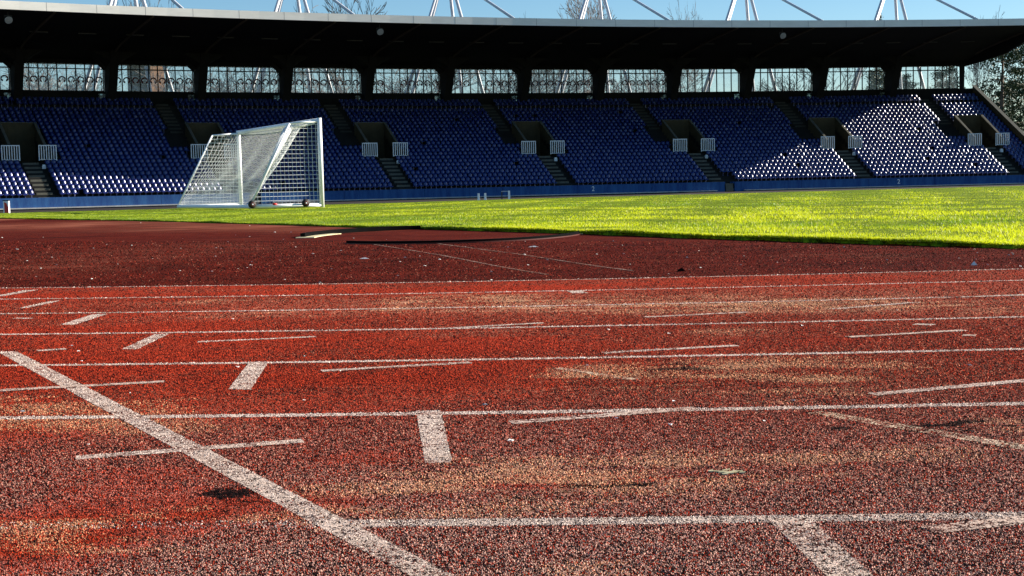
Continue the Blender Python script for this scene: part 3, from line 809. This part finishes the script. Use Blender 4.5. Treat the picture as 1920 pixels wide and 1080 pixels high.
def seat_pos(s, i): return SP(s, .2+i*TR+.17, Z0+RI*i)
inview = []
for idx, (s, i) in enumerate(seats):
    p = seat_pos(s, i)
    if p.x/p.y > -.378 : inview.append((p.x**2+p.y**2, idx))
inview.sort(); chosen = set(k for _, k in inview[:300])
me0 = None
def block_name(s):
    if s < AIS[6]: return 'the far left block'
    if s < AIS[5]: return 'the block left of the goal'
    if s < AIS[4]: return 'the block right behind the goal'
    return 'a block right of the goal'
rown = ['front', 'second', 'third', 'fourth', 'fifth', 'sixth', 'seventh', 'eighth', 'ninth', 'tenth', 'eleventh', 'twelfth', 'thirteenth', 'fourteenth', 'fifteenth', 'sixteenth']
proto = None
for idx in sorted(chosen):
    s, i = seats[idx]
    if proto is None:
        proto = np_mesh('stadium_seat', SV, SF, M['seat'], smooth=False); o = proto
    else:
        o = proto.copy(); COL.objects.link(o)
    o.location = seat_pos(s, i); o.rotation_euler = (random.uniform(-.03, .03), 0, -s/SR)
    rn = rown[i] if i < len(rown) else 'upper'
    tag(o, 'blue bucket seat, %s row of %s' % (rn, block_name(s)), 'seat', 'blue seats, %s row of %s' % (rn, block_name(s)))
rest = [q_ for k, q_ in enumerate(seats) if k not in chosen]
nS = len(rest); VV = np.zeros((nS, len(SV), 3))
for k, (s, i) in enumerate(rest):
    a = -s/SR; c, s_ = math.cos(a), math.sin(a); p = seat_pos(s, i)
    t = rng.normal(0, .045)
    yy = SV[:, 1]+SV[:, 2]*t
    VV[k, :, 0] = SV[:, 0]*c-yy*s_+p.x; VV[k, :, 1] = SV[:, 0]*s_+yy*c+p.y; VV[k, :, 2] = SV[:, 2]+p.z
FF = (SF[None]+(np.arange(nS)*len(SV))[:, None, None]).reshape(-1, 4)
so_ = np_mesh('stadium_seats', VV.reshape(-1, 3), FF, M['seat'])
tag(so_, 'thousands of blue bucket seats filling the rest of the curved terraces', 'seats', kind='stuff')

# railings flanking every stair opening ------------------------------------
def railing():
    e = empty('railing')
    W, H = 1.38, 1.28
    def bx(n, *a):
        q = MB(); q.box(*a); return q.build(n, M['rail'], e)
    bx('top_rail', -W/2-.04, W/2+.04, -.035, .035, H-.06, H+.02)
    bx('bottom_rail', -W/2, W/2, -.02, .02, .06, .11)
    for sg in (-1, 1): bx('post', sg*W/2-.04, sg*W/2+.04, -.032, .032, 0, H-.061)
    for k in range(6):
        x = -W/2+W*(k+1)/7; bx('baluster', x-.034, x+.034, -.02, .02, .111, H-.061)
    return e
def copy_tree(o, parent=None):
    c = o.copy(); COL.objects.link(c); c.parent = parent
    if parent is not None: c.matrix_parent_inverse = o.matrix_parent_inverse.copy()
    for ch in list(o.children): copy_tree(ch, c)
    return c
rp = railing(); first = True
ordn = ['far right', 'second from right', 'third from right', 'fourth from right', 'third from left', 'second from left', 'far left', 'left edge']
rails = []
for k, s in enumerate(AIS[:7]):
    for side, off in (('left', -1.42), ('right', 1.42)):
        o = rp if first else copy_tree(rp); first = False
        o.location = SP(s+off-.05, .2+8*TR+.5, Z0+RI*8+.35); o.rotation_euler = (0, 0, -s/SR)
        where = {0: 'far right stair opening', 1: 'second stair opening from the right', 2: 'third stair opening from the right',
                 3: 'fourth stair opening from the right', 4: 'first stair opening right of the goal', 5: 'stair opening just behind the goal', 6: 'far left stair opening'}[k]
        tag(o, 'white railing on %s side of %s' % (side, where), 'railing', 'white railings beside the stair openings')
for k, s in enumerate(AIS[:7]):
    q = MB(); q.box(-.14, .14, -.12, .12, 0, .28); q.box(-.10, .10, -.09, .09, .281, .36)
    o = q.build('kerb_block', M['rail']); o.location = SP(s+.86, .2+7*TR+.30, Z0+RI*7); o.rotation_euler = (0, 0, -s/SR)
    tag(o, 'small white block at the head of the %s aisle' % ordn[k], 'block', 'white blocks at the aisle heads')

# masts and stays ------------------------------------------------------------
mast_px = [(243, 'far left'), (563, 'second from left'), (860, 'third from left'), (1144, 'middle right'), (1427, 'second from right'), (1712, 'far right')]
stays = [345, 665, 965, 1256, 1543, 1835]
front = []
for (px, nm), fx in zip(mast_px, stays):
    s, _ = s_at(fx, 34, 0.8)
    ap = SP(s, 23.5, 23.6)
    e = empty('roof_mast', tuple(SP(s, 23.5, -.9)))
    tag(e, 'white tubular steel mast and stay rising over the roof, %s of the row' % nm, 'mast', 'white masts holding the roof')
    def T(v): v = Vector(v)-e.location; return v
    for ds, b1 in ((-7.6, 25.0), (-5.2, 31), (4.0, 31), (6.6, 25.0)):
        q = MB(); q.bar(T(SP(s+ds*.04, 23.5, 23.6)), T(SP(s+ds, b1, -.9)), .17, .22, 8); q.build('leg', M['mast'], e, True)
    q = MB(); q.bar(T(ap), T(SP(s, .8, ZF+.6)), .13, .13, 8); q.build('stay', M['mast'], e, True)
    q = MB(); q.bar(T(ap-Vector((0, 0, .5))), T(ap+Vector((0, 0, .4))), .35, .25, 8); q.build('mast_head', M['mast'], e, True)

# lamps hanging at the roof edge ---------------------------------------------
for px, py, nm in ((15, 31, 'at the far left of the roof edge'), (712, 60, 'under the middle of the roof edge'), (1467, 68, 'under the right part of the roof edge')):
    s, _ = s_at(px, py, 1.2); 
    e = empty('floodlight', tuple(SP(s, 1.2, soff(1.2))), -s/SR)
    tag(e, 'small grey floodlight hanging %s' % nm, 'floodlight', 'grey floodlights under the roof edge')
    q = MB(); q.bar((0, 0, 0), (0, 0, -.30), .03, .03, 6); q.box(-.28, .28, -.03, .03, -.35, -.30); q.box(-.29, -.26, -.03, .03, -.62, -.30); q.box(.26, .29, -.03, .03, -.62, -.30); q.build('bracket', M['strip'], e)
    q = MB(); q.bar((0, .16, -.50), (0, -.18, -.68), .10, .30, 12); q.build('lamp_shade', M['lamp'], e, True)
    q = MB(); q.bar((0, -.185, -.683), (0, -.20, -.69), .27, .27, 12); q.build('lens', M['joint'], e)
for k in range(26):
    s = -14.5-3.84*k
    q = MB(); q.box(-.75, .75, -.07, .07, -.10, 0); o = q.build('strip_light', M['strip']); o.location = SP(s, 9.4, soff(9.4)-.004); o.rotation_euler = (0, 0, -s/SR)
    tag(o, 'unlit slim strip light fixed under the dark stand roof', 'light', 'strip lights under the stand roof')
# number plates on the wall
for px, py in ((1112, 355), (1685, 340)):
    s, z = s_at(px, py, 0); 
    cu = bpy.data.curves.new('digit', 'FONT'); cu.body = '2'; cu.size = .62; cu.extrude = .008; cu.align_x = 'CENTER'; cu.align_y = 'CENTER'
    to = bpy.data.objects.new('tmp', cu); COL.objects.link(to)
    dg = bpy.context.evaluated_depsgraph_get(); me = bpy.data.meshes.new_from_object(to.evaluated_get(dg)); COL.objects.unlink(to); bpy.data.objects.remove(to)
    o = bpy.data.objects.new('wall_number', me); COL.objects.link(o); me.materials.clear(); me.materials.append(M['rail'])
    o.parent = stand; o.location = SP(s, -.015, .32)-stand_off; o.rotation_euler = (math.pi/2, 0, -s/SR)

# ------------------------------------------------------------------ football goal
L0 = Vector((0, 0, 0))+ray(453, 388)*44.2; R0_ = ray(603, 386)*37.9
mid = (L0+R0_)/2; uu = (R0_-L0); uu.z = 0; uu.normalize(); bk = Vector((uu.y, -uu.x, 0))
if bk.x > 0: bk = -bk
GL = mid-uu*3.66; GR = mid+uu*3.66
zg = EYE-.385
goal = empty('football_goal', (mid.x, mid.y, zg)); goal.rotation_euler = (0, 0, math.atan2(uu.y, uu.x))
tag(goal, 'white wheeled football goal with net standing on the grass', 'goal')
# local frame: x along goal mouth (left post -3.66, right post +3.66), y: depth towards bk?
yl = Vector((-uu.y, uu.x, 0)); sg = 1 if yl.dot(bk) > 0 else -1
def G(x, d, z): return (x, sg*d, z)
HW = 3.66; TD, BD = .88, 2.1; H = 2.44
def tube(name, pts, r, m=M['white'], n=8, parent=goal):
    q = MB()
    for a, b in zip(pts[:-1], pts[1:]): q.bar(a, b, r, r, n)
    return q.build(name, m, parent, True)
for x in (-HW, HW): tube('goalpost', [G(x, 0, -.02), G(x, 0, H+.06)], .072)
tube('crossbar', [G(-HW, 0, H), G(HW, 0, H)], .062)
for x in (-HW, HW):
    tube('side_frame', [G(x, 0, H-.03), G(x, TD, H-.10)], .028)
    tube('side_frame', [G(x, TD, H-.10), G(x, BD, .08)], .030)
    tube('base_bar', [G(x, 0, .05), G(x, BD, .05)], .06)
tube('rear_base_bar', [G(-HW, BD, .05), G(HW, BD, .05)], .055)
net = MB()
def cord(P, r=.0056):
    for a, b in zip(P[:-1], P[1:]): net.bar(a, b, r, r, 3, False)
def topd(u_): return TD*(.10+.90*(abs(2*u_-1))**7)
def backp(u_, v_):     # u along mouth 0..1, v from top 0 to base 1
    x = -HW+2*HW*u_; sagg = .30*math.sin(math.pi*v_)*math.sin(math.pi*u_)**.5
    td = topd(u_)
    return G(x, td+(BD-td)*v_-sagg*(1-.6*(1-td/TD)), (H-.10)*(1-v_)+.08*v_-.08*math.sin(math.pi*v_)+.03*math.sin(9*u_*math.pi)*math.sin(math.pi*v_))
nu, nv = 61, 22
for i in range(nu+1): cord([backp(i/nu, j/8) for j in range(9)])
for j in range(nv+1): cord([backp(i/16, j/nv) for i in range(17)])
def topp(u_, v_): return G(-HW+2*HW*u_, topd(u_)*v_, H-.03-.07*v_-.10*math.sin(math.pi*u_)*math.sin(math.pi*v_))
for i in range(nu+1): cord([topp(i/nu, j/3) for j in range(4)])
for j in range(8): cord([topp(i/16, j/7) for i in range(17)])
for x, sgn in ((-HW, 1), (HW, -1)):
    def sidep(d, z): 
        bulge = .05*math.sin(math.pi*z/H)*math.sin(math.pi*d/2.1); return G(x+sgn*bulge, d, z)
    def dmax_(z): return TD+(BD-TD)*(1-(z-.08)/(H-.18)) if z > .08 else BD
    for j in range(20):
        z = .08+j*.118
        if z > H-.1: break
        dm = dmax_(z); cord([sidep(dm*k/8, z) for k in range(9)])
    for k in range(1, 18):
        d = k*.118
        zt = H-.1 if d <= TD else .08+(H-.18)*(1-(d-TD)/(BD-TD))
        cord([sidep(d, .08+(zt-.08)*m_/8) for m_ in range(9)])
net.build('net', M['cord'], goal)
# bunched folds of net along the right raking frame
q = MB()
for k in range(9):
    o1 = random.uniform(-.10, .16); o2 = random.uniform(-.06, .06)
    q.bar(G(HW-.05, TD*.15+o1*.2, H-.10), G(HW-.06-abs(o2), TD+o1, H-.22+o2), .016, .03, 5)
    q.bar(G(HW-.06-abs(o2), TD+o1, H-.22+o2), G(HW-.03, BD*.78+o1*.5, H*.36), .03, .010, 5)
q.build('gathered_net', M['cord'], goal, True)
for d, zz in ((BD-.02, .115), (.52, .115)):
    q = MB(); q.bar(G(HW+.07, d, zz), G(HW+.12, d, zz), .112, .112, 18); wh = q.build('wheel', M['rubber'], goal, True)
    q = MB(); q.bar(G(HW+.121, d, zz), G(HW+.132, d, zz), .062, .05, 12); hb = q.build('hub', M['hubred'], wh)
    q = MB(); q.bar(G(HW+.133, d, zz), G(HW+.15, d, zz), .022, .022, 8); q.build('axle_cap', M['white'], wh)
    q = MB(); q.bar(G(HW-.02, d, zz), G(HW+.08, d, zz), .025, .025, 6); q.bar(G(HW, d, zz), G(HW, d-.35, .07), .022, .022, 6); q.build('wheel_bracket', M['frame'], goal)
tube('counterweight', [G(HW+.03, 1.35, .10), G(HW+.03, 1.47, .10)], .03, M['redp'])

# small things on the grass ----------------------------------------------------
p = ray(13, 402); t = 58.0; px_ = Vector((p.x*t, p.y*t, 0)); zb2 = EYE+p.z*t
e = empty('marker_post', (px_.x, px_.y, ground_h(px_.x, px_.y)-.02)); tag(e, 'short red and white marker post at far left edge of the grass', 'marker post')
zz0 = zb2-e.location.z
q = MB(); q.box(-.115, .115, -.08, .08, 0, zz0+.58); q.build('post', M['white'], e)
q = MB(); q.add([(-.065, -.088, zz0-.01), (.112, -.088, zz0-.01), (.10, -.088, zz0+.3), (.03, -.088, zz0+.5), (-.065, -.088, zz0+.53),
                 (-.065, -.081, zz0-.01), (.112, -.081, zz0-.01), (.10, -.081, zz0+.3), (.03, -.081, zz0+.5), (-.065, -.081, zz0+.53)],
                [(0, 1, 2, 3, 4), (9, 8, 7, 6, 5), (0, 5, 6, 1), (1, 6, 7, 2), (2, 7, 8, 3), (3, 8, 9, 4), (4, 9, 5, 0)]); q.build('red_patch', M['redp'], e)
q = MB(); q.box(-.13, .13, -.09, .09, zz0+.581, zz0+.62); q.build('cap', M['frame'], e)
def postpos(px, py, t):
    p = ray(px, py); return Vector((p.x*t, p.y*t, EYE+p.z*t))
for px, py, nm in ((897.5, 372, 'left'), (910, 371.5, 'right')):
    P0 = postpos(px, py+3, 72); q = MB(); q.box(-.055, .055, -.04, .04, -.25, .36); q.box(-.07, .07, -.06, .06, -.02, .06)
    o = q.build('short_post', M['white']); o.location = P0; tag(o, 'short white post beyond the grass, %s one of the pair near the wall' % nm, 'post', 'short white posts by the far wall')
P0 = postpos(948, 374, 72)
e = empty('small_hurdle', tuple(P0-Vector((0, 0, .15)))); tag(e, 'small white hurdle frame beyond the grass in front of dark blue wall', 'hurdle')
q = MB(); q.box(.14, .25, -.04, .04, 0, .62); q.build('upright', M['white'], e)
q = MB(); q.box(-.23, -.17, .06, .10, 0, .60); q.build('upright', M['strip'], e)
q = MB(); q.box(-.23, .139, .0, .05, .57, .61); q.build('top_bar', M['lamp'], e)

# ------------------------------------------------------------------ trees behind the stand
def bare_meshes(seed, H_=24, spread=.55, name='bare'):
    rd = random.Random(seed); tr_ = MB(); cr_ = MB()
    def grow(p, d, L, r, lev):
        segs = 3 if lev < 3 else 2
        for k in range(segs):
            d2 = (d+Vector((rd.gauss(0, .10), rd.gauss(0, .10), rd.gauss(.03, .06)))).normalized()
            q2 = p+d2*(L/segs); r2 = r*(1-.28/segs*(k+1)/1.2)
            (tr_ if lev < 1 else cr_).bar(p, q2, r, r2, 6 if lev < 2 else 3, False)
            p, d, r = q2, d2, r2
            if lev >= 1 and lev < 6 and k < segs-1 and rd.random() < .8:
                ax = Vector((rd.gauss(0, 1), rd.gauss(0, 1), rd.gauss(0, .5))).normalized()
                grow(p, (d+ax*spread*1.2).normalized(), L*.62, max(.034, r*.5), lev+1)
        if lev >= 6: return
        for k in range(2 if lev else 4):
            ax = Vector((rd.gauss(0, 1), rd.gauss(0, 1), rd.gauss(.1, .5))).normalized()
            grow(p, (d+ax*spread*(1.1 if lev else .9)).normalized(), L*rd.uniform(.62, .82), max(.034, r*.62), lev+1)
    grow(Vector((0, 0, 0)), Vector((0, 0, 1)), H_*.30, H_*.016, 0)
    return tr_, cr_
protos = []
for sd in (3, 11):
    a, b = bare_meshes(sd)
    e = empty('bare_tree'); a.build('trunk', M['bark'], e, True); b.build('crown', M['twig'], e); protos.append(e)
used = [False, False]
def tree_at(px, t, zs, xs_, k, label):
    p = ray(px, 540); e = protos[k]
    if used[k]: e = copy_tree(e)
    used[k] = True
    q_ = p/p.y*t; e.location = (q_.x, t, -.9); zs *= 1.20; xs_ *= 1.1; t += 9 if px > 1000 and t < 180 else 0; e.scale = (xs_, xs_, zs); e.rotation_euler = (0, 0, px*1.7 % 6.28)
    tag(e, label, 'tree', 'leafless trees behind the grandstand')
for a in [(700, 178, 1.12, .85, 0, 'leafless tree with twiggy top above the roof right of the second mast'),
          (1135, 182, 1.18, .62, 1, 'tall leafless tree rising behind the mast in the middle of the roof'),
          (1320, 190, 1.08, .40, 0, 'slender leafless tree top just showing between the two right hand masts'),
          (1835, 190, .98, .42, 1, 'leafless tree top beside the far right stay'),
          (290, 168, 1.10, .55, 1, 'leafless tree top just above roof left of the first stay'),
          (1035, 200, 1.05, .5, 0, 'faint slim leafless tree left of the middle mast'),
          (130, 165, .80, 1.0, 0, 'leafless tree behind the leftmost full window bay'),
          (480, 170, .78, 1.0, 1, 'leafless tree behind the windows left of the goal crossbar'),
          (790, 180, .80, 1.1, 1, 'leafless tree behind windows between the goal and the middle'),
          (930, 175, .76, 1.0, 0, 'leafless tree behind windows above the two short posts'),
          (1230, 185, .76, 1.0, 1, 'leafless tree behind the windows right of the middle mast'),
          (1590, 190, .74, 1.0, 0, 'leafless tree behind the plain windows on the right'),
          (70, 152, .66, .8, 1, 'bushy leafless tree close behind the left end of leftmost full window bay'), (185, 150, .62, .8, 0, 'leafless tree close behind the right end of leftmost full window bay'),
          (350, 156, .66, .8, 0, 'leafless tree close behind windows just right of the brick block'), 
          (655, 158, .62, .8, 1, 'leafless tree close behind the windows above the right goalpost'), 
          (1060, 164, .62, .8, 0, 'leafless tree close behind windows, left of middle mast legs'), 
          (1290, 178, .62, .6, 0, 'leafless tree close behind the last bay with maroon window emblems')]:
    tree_at(*a)
# evergreens
def evergreen_proto(seed, Ht=19, Rr=4.6, nl=11000):
    rg = np.random.default_rng(seed)
    e = empty('evergreen_tree'); q = MB(); q.bar((0, 0, 0), (.2, .1, Ht*.5), .42, .26, 8, False); q.bar((.2, .1, Ht*.5), (0, 0, Ht*.97), .26, .04, 6, False)
    for k in range(26):
        z = Ht*(.2+.72*rg.random()); a = rg.uniform(0, 6.28); rr = Rr*(1.05-z/Ht)*1.1+.4
        q.bar((.1, .05, z), (rr*math.cos(a), rr*math.sin(a), z+rg.uniform(-.3, 1.0)), .09, .02, 4, False)
    q.build('trunk', M['bark'], e, True)
    nc = 80; C = np.zeros((nc, 3)); S2 = np.zeros(nc)
    for k in range(nc):
        z = Ht*(.16+.82*rg.random()); rr = Rr*(.25+1.0*(1-(z/Ht)**1.6))*rg.uniform(.35, 1.0); a = rg.uniform(0, 6.28)
        C[k] = (rr*math.cos(a), rr*math.sin(a), z); S2[k] = rg.uniform(.5, 1.15)
    ci = rg.integers(0, nc, nl); P_ = C[ci]+rg.normal(0, 1, (nl, 3))*S2[ci][:, None]*np.array([.62, .62, .38])
    a = rg.normal(0, 1, (nl, 3)); a /= np.linalg.norm(a, axis=1)[:, None]; b = rg.normal(0, 1, (nl, 3)); b -= (a*b).sum(1)[:, None]*a; b /= np.linalg.norm(b, axis=1)[:, None]
    sz = rg.uniform(.09, .20, nl)[:, None]
    Vv = np.stack([P_-a*sz, P_-b*sz*.55, P_+a*sz, P_+b*sz*.55], 1)
    np_mesh('crown', Vv.reshape(-1, 3), np.arange(nl*4).reshape(-1, 4), M['leaf'], e)
    return e
ev = evergreen_proto(5); evf = True
for px, t, sc, hh, lab in ((1880, 178, 1.05, 1.12, 'dark evergreen tree beyond the right end of the stand, against the sloping end wall'), (1990, 176, 1.15, 1.15, 'dark evergreen tree half cut off at the right picture edge'),
                           (1925, 196, 1.25, 1.25, 'dark evergreen standing behind the other two at the right end'),
                           (1775, 172, .8, .86, 'dark evergreen tree behind the rightmost window bay'), (1645, 176, .8, .84, 'dark evergreen tree behind the second window bay from the right'),
                           (1700, 190, .8, .86, 'dark evergreen seen between the two right hand window bays'),
                           (1650, 205, .35, 1.42, 'slim evergreen tip poking above the roof left of the far right mast')):
    o = ev if evf else copy_tree(ev); evf = False
    p = ray(px, 540); q_ = p/p.y*t; o.location = (q_.x, t, -.9); o.scale = (sc, sc, hh); o.rotation_euler = (0, 0, px*.9)
    tag(o, lab, 'tree', 'evergreen trees behind the stand')
# brown brick building behind the second window bay
p = ray(278, 540); q_ = p/p.y*150
bd = empty('brick_building', (q_.x, 150, -.9)); tag(bd, 'brown brick block seen through the second full window bay from left', 'building')
q = MB(); q.box(-1.3, 1.3, 0, 6, 0, 16.8); q.build('wall', M['brick'], bd)
q = MB(); q.box(-1.5, 1.5, -.2, 6.2, 16.801, 17.1); q.build('roof', M['frame'], bd)
for zz in (3, 6, 9):
    for xx in (-.8, .3):
        q = MB(); q.box(xx, xx+.6, -.05, -.003, zz, zz+1.2); q.build('window', M['bwin'], bd)
